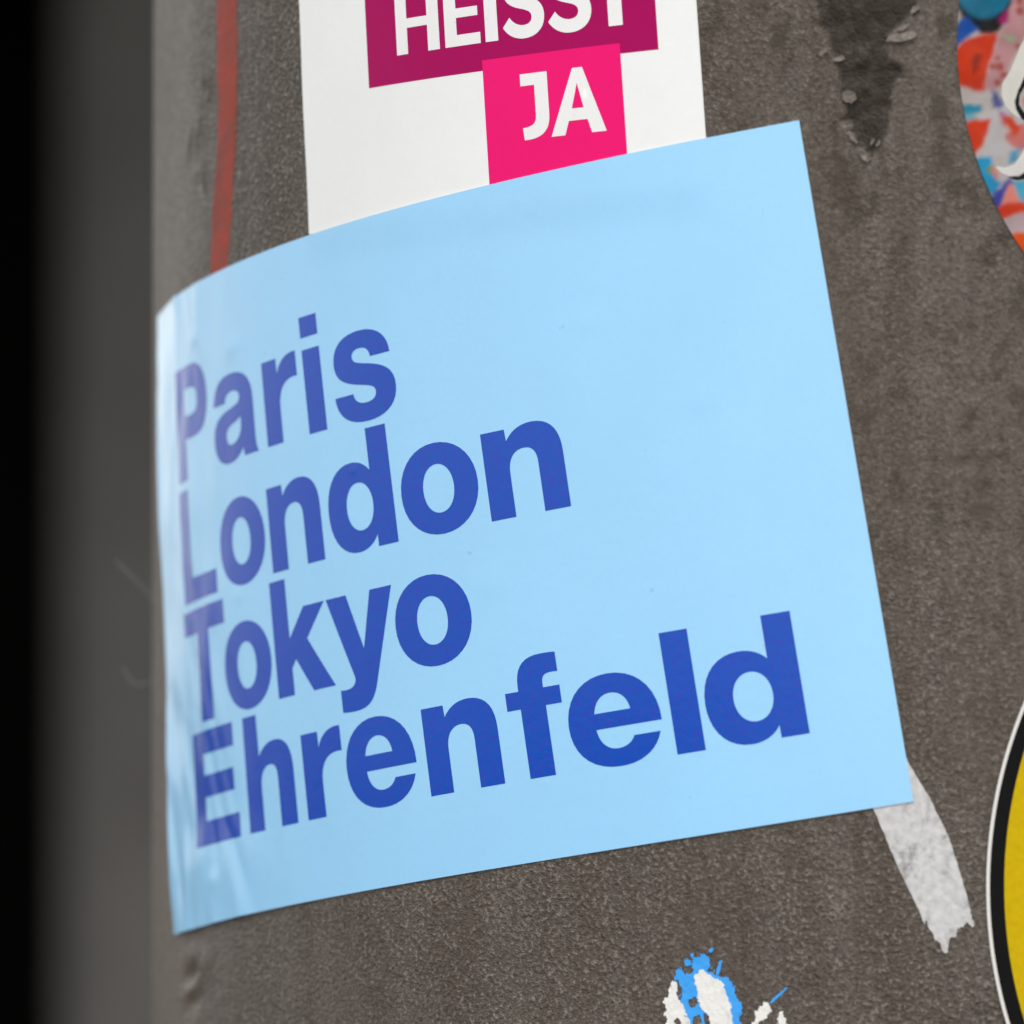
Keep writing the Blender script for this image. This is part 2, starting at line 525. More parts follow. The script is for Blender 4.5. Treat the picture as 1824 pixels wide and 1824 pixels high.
def blue_height(a, b):
    a, b = np.asarray(a, float), np.asarray(b, float)
    h = np.full(np.broadcast(a, b).shape, 0.24)
    w = sstep(56, 8, a) ** 1.4 * (1 + .35 * sstep(70, 88, b) + .6 * sstep(24, 4, b))
    wx, wy = a + 3.5 * vnoise(a / 14, b / 22, 5), b
    h = h + w * (0.30 + 0.20 * vnoise(wx / 9.0 + wy / 60, wy / 30, 17) + 0.15 * vnoise(wx / 5.0 - wy / 40, wy / 16, 23) + 0.10 * vnoise(wx / 2.6 + wy / 25, wy / 8, 31))
    for ba, bb, br, bh in BUBBLES:
        h = h + bh * np.exp(-(((a - ba) / br) ** 2 + ((b - bb) / (br * .7)) ** 2))
    for la, lb, ph, sg in _ws:
        k = 2 * math.pi
        h = h + w * 0.008 * (la / 12) * np.sin(k * (a / la + sg * b / lb) + ph)
    for la, lb, ph, sg in _wl:
        h = h + 0.004 * np.sin(2 * math.pi * (a / la + sg * b / lb) + ph)
    s, z = BLUE.sz(a, b)
    wa, wb = WHITE.ab(s, z)
    over = sstep(-1.0, .6, wa) * sstep(WHITE_W + 2.5, WHITE_W - 2.5, wa) * sstep(WHITE_B0 - 5.5, WHITE_B0 + 1.5, wb)
    h = np.maximum(h, 0.12) + 0.15 * over
    # the lower left corner and left edge lift a little
    h = h + 0.25 * np.exp(-(a / 5) ** 2 - (b / 6) ** 2) + 0.18 * np.exp(-(a / 2.5) ** 2) * (0.6 + 0.5 * np.sin(b / 9.0))
    return h


def white_height(a, b):
    a, b = np.asarray(a, float), np.asarray(b, float)
    return 0.13 + 0.02 * np.sin(a / 9 + b / 17) + 0.10 * np.exp(-(a / 1.6) ** 2) * (0.5 + 0.5 * np.sin(b / 4.0 + 1))


# ------------------------------------------------------------------ pole
PEEL = [(-21.92, 8.07),(-20.96, 4.16),(-20.16, 1.81),(-19.29, 1.02),(-19.21, -0.93),(-17.94, -2.5),(-17.93, -4.45),(-17.38, -6.01),(-17.13, -9.52),(-16.73, -11.47),(-15.39, -13.43),(-14.13, -15.77),(-13.03, -16.17),(-12.02, -14.77),(-10.85, -12.68),(-10.24, -9.18),(-9.93, -6.85),(-9.47, -5.3),(-8.38, -5.31),(-8.38, -4.37),(-9.63, -3.12),(-10.49, -2.18),(-11.04, -0.23),(-9.33, 1.7),(-7.39, 3.24),(-6.24, 7.9)]


def lump(s, z, cs, cz, la, lb, ang, hgt):
    c, sn = math.cos(ang), math.sin(ang)
    u = ((s - cs) * c + (z - cz) * sn) / la
    v = (-(s - cs) * sn + (z - cz) * c) / lb
    return hgt * np.exp(-(u * u + v * v))


LUMPS = [(x, *r) for x, r in zip([(-147.12, -9.5),(-143.87, -9.06),(-143.83, -15.16),(-141.3, -16.28),(-144.15, -134.78),(-144.94, -135.94),(-143.1, -136.4),(-146.83, -139.48),(-145.18, -139.95),(-149.92, -31.08),(-139.0, -1.03),(-140.41, -1.97),(-138.99, -3.39),(-145.83, 6.12)], [
    (3.2, 1.2, .9, .35), (3.5, 1.0, 1.2, .25), (2.5, 1.0, .2, .25), (2.0, .9, 1.9, .25), (6, 3.0, .2, .45), (3.8, 1.7, .25, -1.1),
    (5, 1.6, .6, .4), (4, 2.0, .2, .35), (4, 1.5, .3, -.7), (6, 5, 0, .25), (.9, 1.2, .2, .35), (.5, 1.3, .1, -.55), (1.0, 1.6, 0, .35), (7, 9, 0, .2)])]


def pole_height(s, z):
    h = 0.05 * fbm(s / 40, z / 55, 3, 3) + 0.014 * fbm(s / 3.5, z / 3.5, 9, 3)
    right = sstep(-60, -15, s)
    h = h + right * 0.035 * fbm(s / 5.0, z / 4.0, 21, 3)
    for (cs, cz), la, lb, ang, hg in LUMPS:
        h = h + lump(s, z, cs, cz, la, lb, ang, hg)
    m = (s > -40) & (s < 5) & (z > -35)
    if m.any():
        d = poly_sdf(PEEL, s[m], z[m]) + 0.45 * fbm(s[m] / 1.0, z[m] / 1.0, 5, 4)
        rec = sstep(-.08, .14, d)
        h[m] += -0.40 * rec + rec * 0.22 * fbm(s[m] / 1.6, z[m] / 2.2, 33, 3) + 0.10 * np.exp(-((d + .35) / .35) ** 2)
    return h


def build_pole():
    fine_s = np.arange(-186, 22.01, 0.42)
    circ = 2 * math.pi * R
    rest = np.linspace(22.0, circ - 186, 62)[1:-1]
    S1 = np.concatenate([fine_s, rest])
    fine_z = np.arange(-152, 22.01, 0.42)
    Z1 = np.concatenate([np.linspace(-Z0, -170, 24), [-160, -156], fine_z, [26, 32, 45], np.linspace(70, 2050, 28)])
    GS, GZ = np.meshgrid(S1, Z1, indexing='ij')
    win = sstep(-186, -180, GS) * sstep(22, 18, GS) * sstep(-152, -148, GZ) * sstep(22, 18, GZ)
    H = pole_height(GS, GZ) * win
    P = on_pole(GS, GZ, H)
    ns, nz = GS.shape
    idx = np.arange(ns * nz).reshape(ns, nz)
    nxt = np.roll(idx, -1, 0)
    quads = np.stack([idx[:, :-1], nxt[:, :-1], nxt[:, 1:], idx[:, 1:]], -1).reshape(-1, 4)
    me = bpy.data.meshes.new('pole')
    me.vertices.add(ns * nz)
    me.vertices.foreach_set('co', P.ravel())
    top = idx[:, -1].tolist()
    bot = idx[::-1, 0].tolist()
    nq = len(quads)
    me.loops.add(nq * 4 + 2 * ns)
    me.loops.foreach_set('vertex_index', np.concatenate([quads.ravel(), top, bot]))
    me.polygons.add(nq + 2)
    me.polygons.foreach_set('loop_start', np.concatenate([np.arange(nq) * 4, [nq * 4, nq * 4 + ns]]))
    me.update(calc_edges=True)
    sm = np.ones(nq + 2, bool)
    sm[-2:] = False
    me.polygons.foreach_set('use_smooth', sm)
    peel = np.zeros(GS.shape)
    m = (GS > -40) & (GS < 5) & (GZ > -35)
    peel[m] = sstep(-.1, .5, poly_sdf(PEEL, GS[m], GZ[m]) + 0.45 * fbm(GS[m] / 1.0, GZ[m] / 1.0, 5, 4))
    weather = 0.12 + 0.88 * sstep(-52, -22, GS) * sstep(-85, -45, GZ) + 0.25 * sstep(-60, -20, GS)
    limb_sheen = 0.5 * sstep(-136, -156, GS + 5 * fbm(GS / 8, GZ / 20, 61, 3))  # painted limb reflection, stronger towards the left edge
    for nm, arr in (('peel', peel), ('weather', weather), ('limb_sheen', limb_sheen)):
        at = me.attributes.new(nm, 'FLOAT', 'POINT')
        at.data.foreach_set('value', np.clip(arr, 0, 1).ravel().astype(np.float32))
    me.validate()
    return link('pole', me, mat_pole())


# setting: pavement, and the dark doorway wall far out of focus behind the pole
def cuboid(name, x0, x1, y0, y1, z0, z1, mat, parent=None, bev=0.0):
    bm = bmesh.new()
    bmesh.ops.create_cube(bm, size=1)
    for v in bm.verts:
        v.co = Vector((x0 + (v.co.x + .5) * (x1 - x0), y0 + (v.co.y + .5) * (y1 - y0), z0 + (v.co.z + .5) * (z1 - z0)))
    if bev:
        bmesh.ops.bevel(bm, geom=bm.edges[:], offset=bev, segments=3 if bev < .03 else 10, affect='EDGES', profile=0.5)
    me = bpy.data.meshes.new(name)
    bm.to_mesh(me)
    bm.free()
    return link(name, me, mat, parent, ((x0 + x1) / 2, (y0 + y1) / 2, z0))


pave = mat_plain('pavement_concrete', (0.15, 0.14, 0.125), 0.85, 30, 0.35)
me = bpy.data.meshes.new('pavement')
me.from_pydata([(-30, -30, 0), (30, -30, 0), (30, 30, 0), (-30, 30, 0)], [], [(0, 1, 2, 3)])
tag(link('pavement', me, pave), kind='structure')

door_m = mat_plain('black_door_paint', (0.006, 0.0055, 0.005), 0.9, 20)
door_m.node_tree.nodes['Principled BSDF'].inputs['Specular IOR Level'].default_value = 0.1
doorway = empty('doorway', (-0.3, 2.5, 0))
wall_m = mat_plain('dark_render', (0.108, 0.100, 0.091), 0.9, 12, 0.25)
cuboid('pier', -0.497, 0.30, 2.50, 3.60, 0.0, 2.0, wall_m, doorway, 0.045)
cuboid('side_wall', -1.25, -1.05, 2.50, 3.60, 0.0, 2.0, door_m, doorway, 0.012)
cuboid('door_panel', -1.05, -0.497, 3.55, 3.60, 0.0, 2.0, door_m, doorway, 0.004)
cuboid('shade_slab', -1.27, 0.32, 2.00, 3.62, 2.0, 2.2, wall_m, doorway, 0.01)  # unseen overhang, added to shade the upper part of the pier
tag(doorway, 'dark doorway with a grey wall pier, far out of focus behind the pole', 'doorway')

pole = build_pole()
tag(pole, 'round dark grey painted pole with grainy weathered paint, carrying all the stickers', 'pole')

# red paint stripe running down the pole
STRIPE = [(-135.94, 15.6),(-135.45, 5.49),(-135.19, -4.6),(-135.57, -13.81),(-137.29, -21.31),(-138.16, -28.86),(-138.35, -36.44),(-131.91, -36.57),(-131.35, -29.05),(-130.58, -23.22),(-130.03, -16.55),(-128.71, -10.76),(-128.38, -0.76),(-128.45, 15.09)]
km = Mat('red_stripe_paint')
cr = km.mix(km.ramp(km.noise(160, 5, .65), 0.35, 0.7), (0.34, 0.040, 0.020), (0.20, 0.040, 0.024))
cr = km.mix(km.ramp(km.noise(420, 4, .7), 0.56, 0.72, 0, .7), cr, (0.11, 0.09, 0.075))
km.color(cr)
km.rough(0.5)
km.b.inputs['Specular IOR Level'].default_value = 0.15
km.bump(km.noise(900, 3), 0.6, 0.0002)
ss = [q[0] for q in STRIPE]
zz = [q[1] for q in STRIPE]
sheet('red_stripe', FLAT, (min(ss) - .6, max(ss) + .6, min(zz), max(zz)), 0.5,
      lambda a, b: pole_height(np.array(a), np.array(b)) * sstep(22, 18, b) + 0.03, 0.06, km.m, pole,
      lambda a, b: poly_sdf(STRIPE, a, b) + 0.35 * fbm(a / 1.5, b / 5, 41, 4))

# lifted paint flakes round the peeled patch
kf = Mat('flake_paint')
kf.color(kf.mix(kf.ramp(kf.noise(700, 4, .7), .35, .65), (0.080, 0.062, 0.047), (0.145, 0.118, 0.093)))
kf.rough(0.45)
kf.bump(kf.noise(900, 3), 0.7, 0.0003)
flake_m = kf.m
FL = [(q, *r) for q, r in zip([(-8.86, 0.45),(-7.0, 4.33),(-8.79, 1.7),(-17.47, -2.43),(-16.19, -7.74),(-15.63, -13.35),(-13.89, -15.93),(-12.1, -14.23),(-19.76, -1.47),(-12.88, -13.99)], [
    (2.7, .85, .14, .75), (1.0, .5, .65, .55), (1.3, .4, .45, .35), (1.0, .45, .25, .45), (1.15, 1.25, 1.1, .6), (1.3, .42, -.95, .5),
    (1.25, .6, -1.05, .85), (.65, .4, 1.0, .55), (.9, .55, .8, .3), (.6, .35, 1.1, .35)])]
for (cs, cz), la, lb, ang, hg in FL:
    fr = Frame(cs, cz, ang)
    ring = [(la * math.cos(u) * rng.uniform(.72, 1.08), lb * math.sin(u) * rng.uniform(.72, 1.08)) for u in np.linspace(0, 2 * math.pi, 8)[:-1] + rng.uniform(0, .8)]
    sheet('paint_flake', fr, (-la * 1.2, la * 1.2, -lb * 1.2, lb * 1.2), 0.12,
          lambda a, b, la=la, lb=lb, hg=hg, cs_=cs: 0.10 + hg * (0.45 - 0.45 * b / lb - .25 * (b / lb) ** 2) * (1 + .35 * fbm(a / .8 + cs_, b / .8, 8, 3)),
          0.12, flake_m, pole,
          lambda a, b, ring=ring, q=int(cs * 10): poly_sdf(ring, a, b) + .10 * fbm(a / .4, b / .4, abs(q), 3))

# ------------------------------------------------------------------ white sticker
white_paper = mat_paper('white_gloss_paper', (0.84, 0.84, 0.825), None, 0.32, 0.25, 900)
ws = sheet('white_sticker', WHITE, (0, WHITE_W, WHITE_B0, WHITE_B1), 0.8, white_height, 0.12, white_paper)
tag(ws, 'white sticker with pink and magenta panels reading HEISST JA, tucked under the blue sticker', 'sticker')
mag = mat_paper('magenta_print', srgb(166, 0, 88), None, 0.32, 0.3, ior=1.2)
pink = mat_paper('pink_print', srgb(238, 18, 112), None, 0.32, 0.3, ior=1.2)
sheet('magenta_panel', WHITE, (15.22, 65.7, 2.62, 20.0), 0.8, lambda a, b: white_height(a, b) + .02, .02, mag, ws, back=False)
sheet('pink_panel', WHITE, (37.12, 59.85, -15.5, 4.10), 0.8, lambda a, b: white_height(a, b) + .035, .02, pink, ws, back=False)
wprint = mat_paper('white_print', (0.84, 0.83, 0.815), None, 0.32, 0.2, 900)
for ch, x in (('H', 21.35), ('E', 30.7), ('I', 37.98), ('S', 41.1), ('S', 48.75), ('T', 55.6)):
    letter(GLYPH2[ch], x, 6.62, WHITE, white_height, 0.045, wprint, ws, 0.8)
for ch, x in (('J', 43.45), ('A', 48.1)):
    letter(GLYPH2[ch], x, -7.95, WHITE, white_height, 0.06, wprint, ws, 0.8)

# ------------------------------------------------------------------ blue sticker
blue_paper = mat_paper('light_blue_paper', (0.33, 0.645, 0.925), (0.30, 0.62, 0.915), 0.10, 0.5, 1300, bump=0.07)
bs = sheet('blue_sticker', BLUE, (0, BLUE_W, 0, BLUE_H), 0.75, blue_height, 0.17, blue_paper, rim_mat=mat_plain('paper_edge', (0.62, 0.58, 0.55), 0.9, 900, 0.4))
tag(bs, 'light blue sticker reading Paris London Tokyo Ehrenfeld, wrapped round the pole', 'sticker')
ink = mat_paper('dark_blue_ink', (0.0, 0.070, 0.455), (0.022, 0.046, 0.445), 0.10, 0.9, 2000, 0.50, 0.62, bump=0.04, ior=1.36)
LINES = [
    (67.22, (('P', 13.5), ('a', 29.75), ('r', 46.65), ('i', 57.75), ('s', 64.6))),
    (48.66, (('L', 13.2), ('o', 29.15), ('n', 45.0), ('d', 60.3), ('o', 76.1), ('n', 92.05))),
    (30.22, (('T', 12.2), ('o', 27.95), ('k', 43.55), ('y', 57.5), ('o', 71.8))),
    (11.66, (('E', 13.3), ('h', 32.35), ('r', 48.15), ('e', 58.2), ('n', 74.7), ('f', 90.2), ('e', 99.9), ('l', 115.9), ('d', 121.1))),
]
for base, row in LINES:
    for ch, x in row:
        letter(GLYPH[ch], x, base, BLUE, blue_height, 0.03, ink, bs)


# ------------------------------------------------------------------ round stickers at the right
def disc(s0, z0, r, name, mat, height, thick, parent=None, res=1.0):
    return sheet(name, Frame(s0, z0, 0), (-r - 1, r + 1, -r - 1, r + 1), res, height, thick, mat, parent,
                 lambda a, b: r - np.hypot(a, b), back=False)


ys = disc(69.17, -117.1, 66.0, 'yellow_sticker', mat_paper('white_sticker_rim', (0.72, 0.70, 0.66), None, .35, .2), 0.34, 0.30)
tag(ys, 'large round yellow sticker with black ring and thin white rim, at lower right', 'sticker')
disc(69.2, -117.08, 65.55, 'black_ring', mat_paper('black_print', (0.006, 0.006, 0.006), (0.01, 0.009, 0.008), .4, .4, ior=1.15), 0.36, 0.02, ys)
disc(70.13, -116.88, 64.48, 'yellow_face', mat_paper('yellow_print', (0.58, 0.40, 0.0), (0.48, 0.33, 0.0), .4, .7, 1100, ior=1.2), 0.38, 0.02, ys)

kp = Mat('multicolour_print')                               # flat print: the colours are a layer on the sheet
pa = kp.n.new('ShaderNodeAttribute')
pa.attribute_name = 'print'
kp.color(kp.mix(kp.ramp(kp.noise(320, 4, .6), .35, .7, 0, .05), pa.outputs['Color'], (0.30, 0.28, 0.28)))
kp.rough(0.4)
kp.b.inputs['IOR'].default_value = 1.2
ps = disc(50.01, -.02, 51.15, 'patterned_sticker', kp.m, 0.30, 0.25, None, 0.36)
tag(ps, 'round multicoloured patterned sticker in orange, teal and pink, at upper right', 'sticker')
PRINT = []


def patch(pts, rgb, lift, wob=0.12, name='printed_patch'):
    c = tuple(x * .72 for x in srgb(*rgb)[:3])  # print colours darkened to paint in the vignette of this upper corner
    if name == 'printed_patch':
        PRINT.append((lift, pts, c, wob))
        return
    a = [q[0] for q in pts]
    b = [q[1] for q in pts]
    m = mat_paper('print_%02x%02x%02x' % rgb, c, tuple(min(1, x * .8 + .015) for x in c), .4, .6, 300, ior=1.2)
    sheet(name, FLAT, (min(a) - .3, max(a) + .3, min(b) - .3, max(b) + .3), .2, 0.30 + lift, 0.012, m, ps,
          lambda x, y: np.minimum(poly_sdf(pts, x, y) + wob * fbm(x / .8, y / .8, 12, 2), 51.05 - np.hypot(x - 50.01, y + .02)), back=False)


def apply_print():
    me = ps.data
    co = np.empty(len(me.vertices) * 3)
    me.vertices.foreach_get('co', co)
    co = co.reshape(-1, 3) + np.array(ps.location)
    s, z = R * np.arctan2(co[:, 0], -co[:, 1]), co[:, 2] * 1000 - Z0
    n1, n2 = fbm(s / 3, z / 3, 90, 3)[:, None], fbm(s / 1.2, z / 1.2, 95, 3)
    col = np.array([0.36, 0.325, 0.31]) * (1 + .16 * n1) + np.array([-.03, 0, .02]) * n1
    for lift, pts, c, wob in sorted(PRINT, key=lambda q: q[0]):
        al = sstep(-.42, .42, poly_sdf(pts, s, z) + wob * n2)[:, None]
        col = col * (1 - al) + np.array(c) * (1 + .15 * n1) * al
    at = me.attributes.new('print', 'FLOAT_COLOR', 'POINT')
    at.data.foreach_set('color', np.concatenate([np.clip(col, 0, 1), np.ones((len(col), 1))], 1).ravel().astype(np.float32))


ORANGE, TEAL, MAUVE = (205, 52, 6), (8, 108, 140), (188, 138, 140)
patch([(6.17, 10.19),(13.95, 10.21),(10.86, 0.88),(8.06, 0.49),(6.98, -1.84),(5.44, -5.34),(4.28, -6.89),(2.19, -7.05),(3.11, -4.56),(4.26, -0.68),(4.8, 1.26),(5.42, 2.43)], MAUVE, .014)
patch([(-1.26, 4.77),(-0.63, 3.21),(0.14, 2.59),(0.92, 1.81),(1.93, 1.03),(3.48, 0.64),(4.8, 1.26),(5.26, 2.58),(6.34, 5.14),(6.33, 7.86),(-1.27, 7.87)], (10, 12, 14), .020)
patch([(-2.33, 0.88),(-0.63, 2.9),(0.14, 3.29),(1.15, 2.04),(1.77, 1.65),(1.39, 1.03),(0.15, 0.26),(-1.24, -0.98)], (8, 78, 165), .026)
patch([(-1.27, 8.65),(-1.26, 5.85),(-0.72, 4.61),(0.14, 3.75),(1.15, 3.21),(2.47, 2.97),(4.02, 3.2),(5.26, 4.13),(6.11, 5.53),(6.1, 8.64)], TEAL, .032)
patch([(4.48, 2.74),(5.18, 3.82),(5.88, 4.21),(5.96, 2.58),(4.95, 1.96)], (150, 20, 95), .036)
patch([(-1.55, -1.6),(-0.47, -0.36),(1.16, 0.49),(2.71, 0.8),(4.49, 1.03),(4.03, -0.68),(3.26, -3.4),(2.5, -6.89),(1.57, -7.13),(0.01, -6.58),(-1.54, -6.11)], ORANGE, .030)
patch([(1.24, -1.84),(2.02, -2.08),(1.87, -3.94),(1.02, -4.56),(0.78, -3.16)], (150, 40, 8), .036, .3)
patch([(5.11, 0.87),(6.82, 0.41),(7.13, -0.21),(5.89, -0.21)], (165, 175, 140), .024)
DOTS = [(4.73, -3.71),(5.2, -4.87),(3.73, -3.71),(4.35, -5.88),(7.43, 4.06),(7.43, 5.3),(7.13, -0.83),(4.42, -2.55)]
for (cs, cz), r in zip(DOTS, (.55, .5, .4, .5, .5, .5, .3, .25)):
    patch([(cs + r * math.cos(t * .7), cz + r * math.sin(t * .7)) for t in range(9)], (160, 72, 58), .03, .15)
patch([(-1.53, -9.22),(0.49, -8.99),(1.96, -9.07),(2.04, -10.0),(0.8, -10.31),(-1.53, -10.31)], (30, 135, 160), .016, .3)
patch([(-1.53, -10.46),(1.19, -10.31),(1.42, -10.62),(0.18, -11.55),(-1.52, -11.71)], (110, 165, 178), .016, .3)
patch([(3.58, -6.74),(4.36, -7.21),(5.14, -8.91),(4.91, -9.69),(4.05, -9.22),(3.66, -7.98)], (75, 80, 140), .020, .3)
patch([(4.52, -9.69),(5.45, -9.85),(5.92, -10.93),(4.99, -11.24)], (165, 100, 150), .020, .3)
patch([(-1.52, -11.71),(1.42, -11.01),(3.51, -10.93),(2.98, -13.11),(2.21, -14.82),(1.36, -15.91),(-1.51, -16.21)], ORANGE, .022)
patch([(5.46, -13.11),(9.33, -10.93),(10.12, -14.81),(7.41, -15.28),(6.01, -14.51)], (200, 110, 105), .016, .3)
patch([(4.75, -10.55),(6.23, -10.54),(7.4, -12.02),(7.01, -13.26),(5.85, -12.49)], (200, 60, 20), .022, .3)
patch([(0.82, -16.22),(3.53, -16.06),(3.77, -17.77),(4.31, -19.32),(5.17, -19.79),(4.09, -21.5),(2.38, -21.27)], (25, 145, 190), .018, .2)
patch([(2.99, -17.61),(3.61, -17.61),(3.61, -18.39),(3.15, -18.39)], (120, 135, 30), .026)
patch([(3.69, -17.46),(4.15, -17.77),(4.7, -19.01),(4.24, -19.17),(3.77, -18.24)], (215, 120, 100), .026)
patch([(6.24, -15.44),(7.64, -14.81),(7.18, -16.6),(6.09, -16.99)], (80, 150, 180), .018)
patch([(3.16, -21.81),(5.09, -20.1),(6.25, -19.17),(6.56, -19.63),(5.56, -21.26),(4.87, -23.52),(3.94, -23.83)], (60, 65, 155), .024, .2)
patch([(6.02, -19.94),(6.64, -20.33),(7.74, -22.74),(5.02, -22.74)], (222, 130, 115), .028)
patch([(6.49, -19.55),(10.91, -19.16),(10.92, -23.04),(7.97, -22.89),(7.11, -21.65)], (70, 165, 195), .020)
patch([(3.94, -23.67),(5.1, -22.59),(7.97, -22.43),(10.15, -23.2),(5.88, -24.6),(4.72, -25.15)], ORANGE, .032)
patch([(4.72, -25.23),(8.13, -23.67),(10.93, -23.35),(10.93, -26.46),(6.89, -26.47),(5.89, -27.09)], (178, 155, 158), .026)
patch([(5.89, -27.09),(6.89, -26.62),(10.93, -26.3),(10.95, -30.96),(8.15, -30.97)], (215, 78, 8), .030)
BLACKS = (6, 6, 7)
patch([(8.54, -3.63),(8.07, -4.72),(7.3, -6.74),(6.76, -8.29),(6.92, -9.53),(7.7, -10.85),(9.34, -11.94),(9.34, -11.16),(8.09, -10.0),(7.39, -8.91),(7.46, -7.67),(8.08, -6.58),(8.93, -5.34)], BLACKS, .044, .03, 'lettering_shadow')
patch([(9.45, 2.43),(8.06, 0.1),(7.44, -1.07),(6.21, -4.17),(5.05, -6.12),(4.9, -7.52),(5.45, -9.07),(6.46, -10.23),(7.7, -11.01),(7.0, -9.69),(6.77, -8.45),(7.3, -6.89),(8.08, -5.18),(10.09, -1.45)], (235, 232, 222), .050, .03, 'lettering_stroke')
patch([(5.86, -18.78),(7.42, -18.93),(8.42, -18.23),(10.13, -16.21),(10.13, -17.76),(8.43, -19.16),(7.18, -19.4),(6.25, -19.17)], BLACKS, .044, .03, 'lettering_shadow')
patch([(4.08, -17.46),(5.47, -17.69),(6.71, -17.22),(7.64, -15.98),(8.26, -14.81),(10.12, -12.32),(10.13, -15.82),(8.42, -18.07),(7.41, -18.7),(6.25, -18.93),(5.01, -18.47)], (238, 234, 228), .050, .03, 'lettering_stroke')
patch([(10.11, -9.22),(8.94, -8.44),(8.24, -7.51),(7.93, -8.44),(8.4, -9.69),(10.11, -10.38)], (205, 70, 30), .022)
for i in range(16):                                        # the print goes on beyond the picture's edge
    a0, rr = rng.uniform(0, 6.28), rng.uniform(8, 40)
    cs, cz = 58 + rr * math.cos(a0), rr * math.sin(a0)
    if cs < 21:
        continue
    r = rng.uniform(3, 8)
    patch([(cs + r * rng.uniform(.6, 1) * math.cos(t), cz + r * rng.uniform(.6, 1) * math.sin(t)) for t in np.linspace(0, 5.6, 8)],
          (ORANGE, TEAL, MAUVE, (25, 145, 190))[i % 4], .016 + .002 * (i % 5), .4)
apply_print()

# ------------------------------------------------------------------ tape strip below the blue sticker
TAPE = [(-14.53, -101.86),(-12.48, -106.51),(-9.02, -114.66),(-5.49, -122.02),(-4.32, -123.72),(-2.37, -126.27),(-1.99, -124.48),(-1.21, -124.16),(-0.83, -123.22),(0.02, -122.91),(0.49, -121.97),(1.19, -122.59),(1.03, -120.41),(-0.07, -116.53),(-1.01, -113.58),(-2.03, -110.31),(-4.76, -104.89),(-7.5, -100.39),(-9.85, -95.58)]
kt = Mat('grey_white_tape')
ct = kt.mix(kt.ramp(kt.noise(900, 3), .3, .7), (0.62, 0.61, 0.60), (0.46, 0.45, 0.44))
ct = kt.mix(kt.ramp(kt.noise(210, 7, .8), .52, .68, 0, .8), ct, (0.13, 0.125, 0.12))
kt.color(ct)
kt.rough(0.55)
kt.bump(kt.noise(700, 3), 0.5, 0.0002)
ta = [q[0] for q in TAPE]
tb = [q[1] for q in TAPE]
tape = sheet('tape_strip', FLAT, (min(ta) - .5, max(ta) + .5, min(tb) - .5, max(tb) + .5), 0.22,
             lambda a, b: pole_height(np.array(a), np.array(b)) * .6 + .09, 0.10, kt.m, None,
             lambda a, b: poly_sdf(TAPE, a, b) + 0.35 * fbm(a / .3 + b / 2.5, b / 2.0, 77, 3) * sstep(-118, -124, b) + .06 * fbm(a, b, 3, 3))
tag(tape, 'torn greyish white tape strip under the lower right corner of the blue sticker', 'tape')

# ------------------------------------------------------------------ torn sticker remains at the bottom
k = Mat('torn_white_paper')
k.color(k.mix(k.ramp(k.noise(1.0, 5, .7, k.mapping((420, 420, 160))), .52, .72, 0, .6), (0.78, 0.765, 0.73), (0.36, 0.35, 0.34)))
k.rough(0.8)
k.bump(k.noise(600, 4, .7), 0.6, 0.0003)
torn_white = k.m
torn_blue = mat_paper('torn_blue_print', (0.035, 0.33, 0.83), (0.06, 0.38, 0.86), .5, .6, 500, bump=.2)


def torn(name, pts, mat, parent, lift, wob, seed, thick=.09, holes=()):
    a = [q[0] for q in pts]
    b = [q[1] for q in pts]

    def f(x, y):
        d = poly_sdf(pts, x, y) + wob * fbm(x / .9, y / .9, seed, 4) + wob * .55 * fbm(x / .28, y / .36, seed + 9, 2) + min(.2, wob) * .8 * vnoise(x / .12, y / .15, seed + 3)
        d = np.minimum(d, .42 + .30 * d + .5 * fbm(x / .55 + y / 1.2, y / 1.0, seed + 14, 3))
        for hl in holes:
            d = np.minimum(d, -poly_sdf(hl, x, y) + .15 * fbm(x / .6, y / .6, seed + 5, 3))
        return d
    return sheet(name, FLAT, (min(a) - .6, max(a) + .6, min(b) - .6, max(b) + .6), .11,
                 lambda x, y: pole_height(np.array(x), np.array(y)) * .6 + lift + .03 * fbm(x / .8, y / .8, seed + 2, 2), thick, mat, parent, f)


TB = [(-41.12, -130.97),(-40.62, -129.62),(-39.7, -129.27),(-39.11, -130.36),(-38.27, -129.86),(-37.95, -127.96),(-37.28, -127.47),(-36.54, -126.82),(-35.96, -127.75),(-35.63, -128.53),(-35.79, -129.63),(-34.8, -130.23),(-34.3, -130.53),(-33.48, -130.51),(-32.83, -130.96),(-32.09, -131.56),(-31.76, -133.04),(-31.27, -134.99),(-31.51, -137.35),(-31.98, -142.85),(-39.83, -143.11),(-38.75, -137.57),(-40.1, -133.69),(-40.28, -131.33)]
TBH = [[(-39.1, -133.66),(-37.93, -133.3),(-37.43, -133.92),(-37.93, -134.56),(-38.59, -134.9)], [(-38.26, -136.14),(-37.26, -135.64),(-36.93, -136.88),(-38.09, -137.55)],
       [(-36.52, -135.62),(-35.61, -135.74),(-34.86, -137.45),(-36.26, -138.28)]]
TW1 = [(-37.86, -130.08),(-36.95, -129.51),(-35.79, -130.1),(-34.63, -130.69),(-33.81, -131.61),(-33.15, -133.16),(-32.57, -135.03),(-32.4, -137.37),(-32.3, -143.64),(-35.26, -142.95),(-35.94, -135.91),(-36.93, -134.76),(-37.6, -132.98),(-37.86, -131.26)]
TW2 = [(-40.86, -131.04),(-40.44, -131.73),(-40.61, -132.92),(-40.1, -134.47),(-39.26, -135.7),(-38.92, -137.11),(-38.91, -143.08),(-41.93, -141.62),(-42.28, -137.22),(-41.95, -136.11),(-42.79, -135.82),(-42.12, -135.49),(-42.46, -134.16),(-41.95, -133.36),(-41.79, -132.64),(-41.28, -131.76)]
remains = empty('torn_sticker', on_pole(*TW1[4], 0.0))
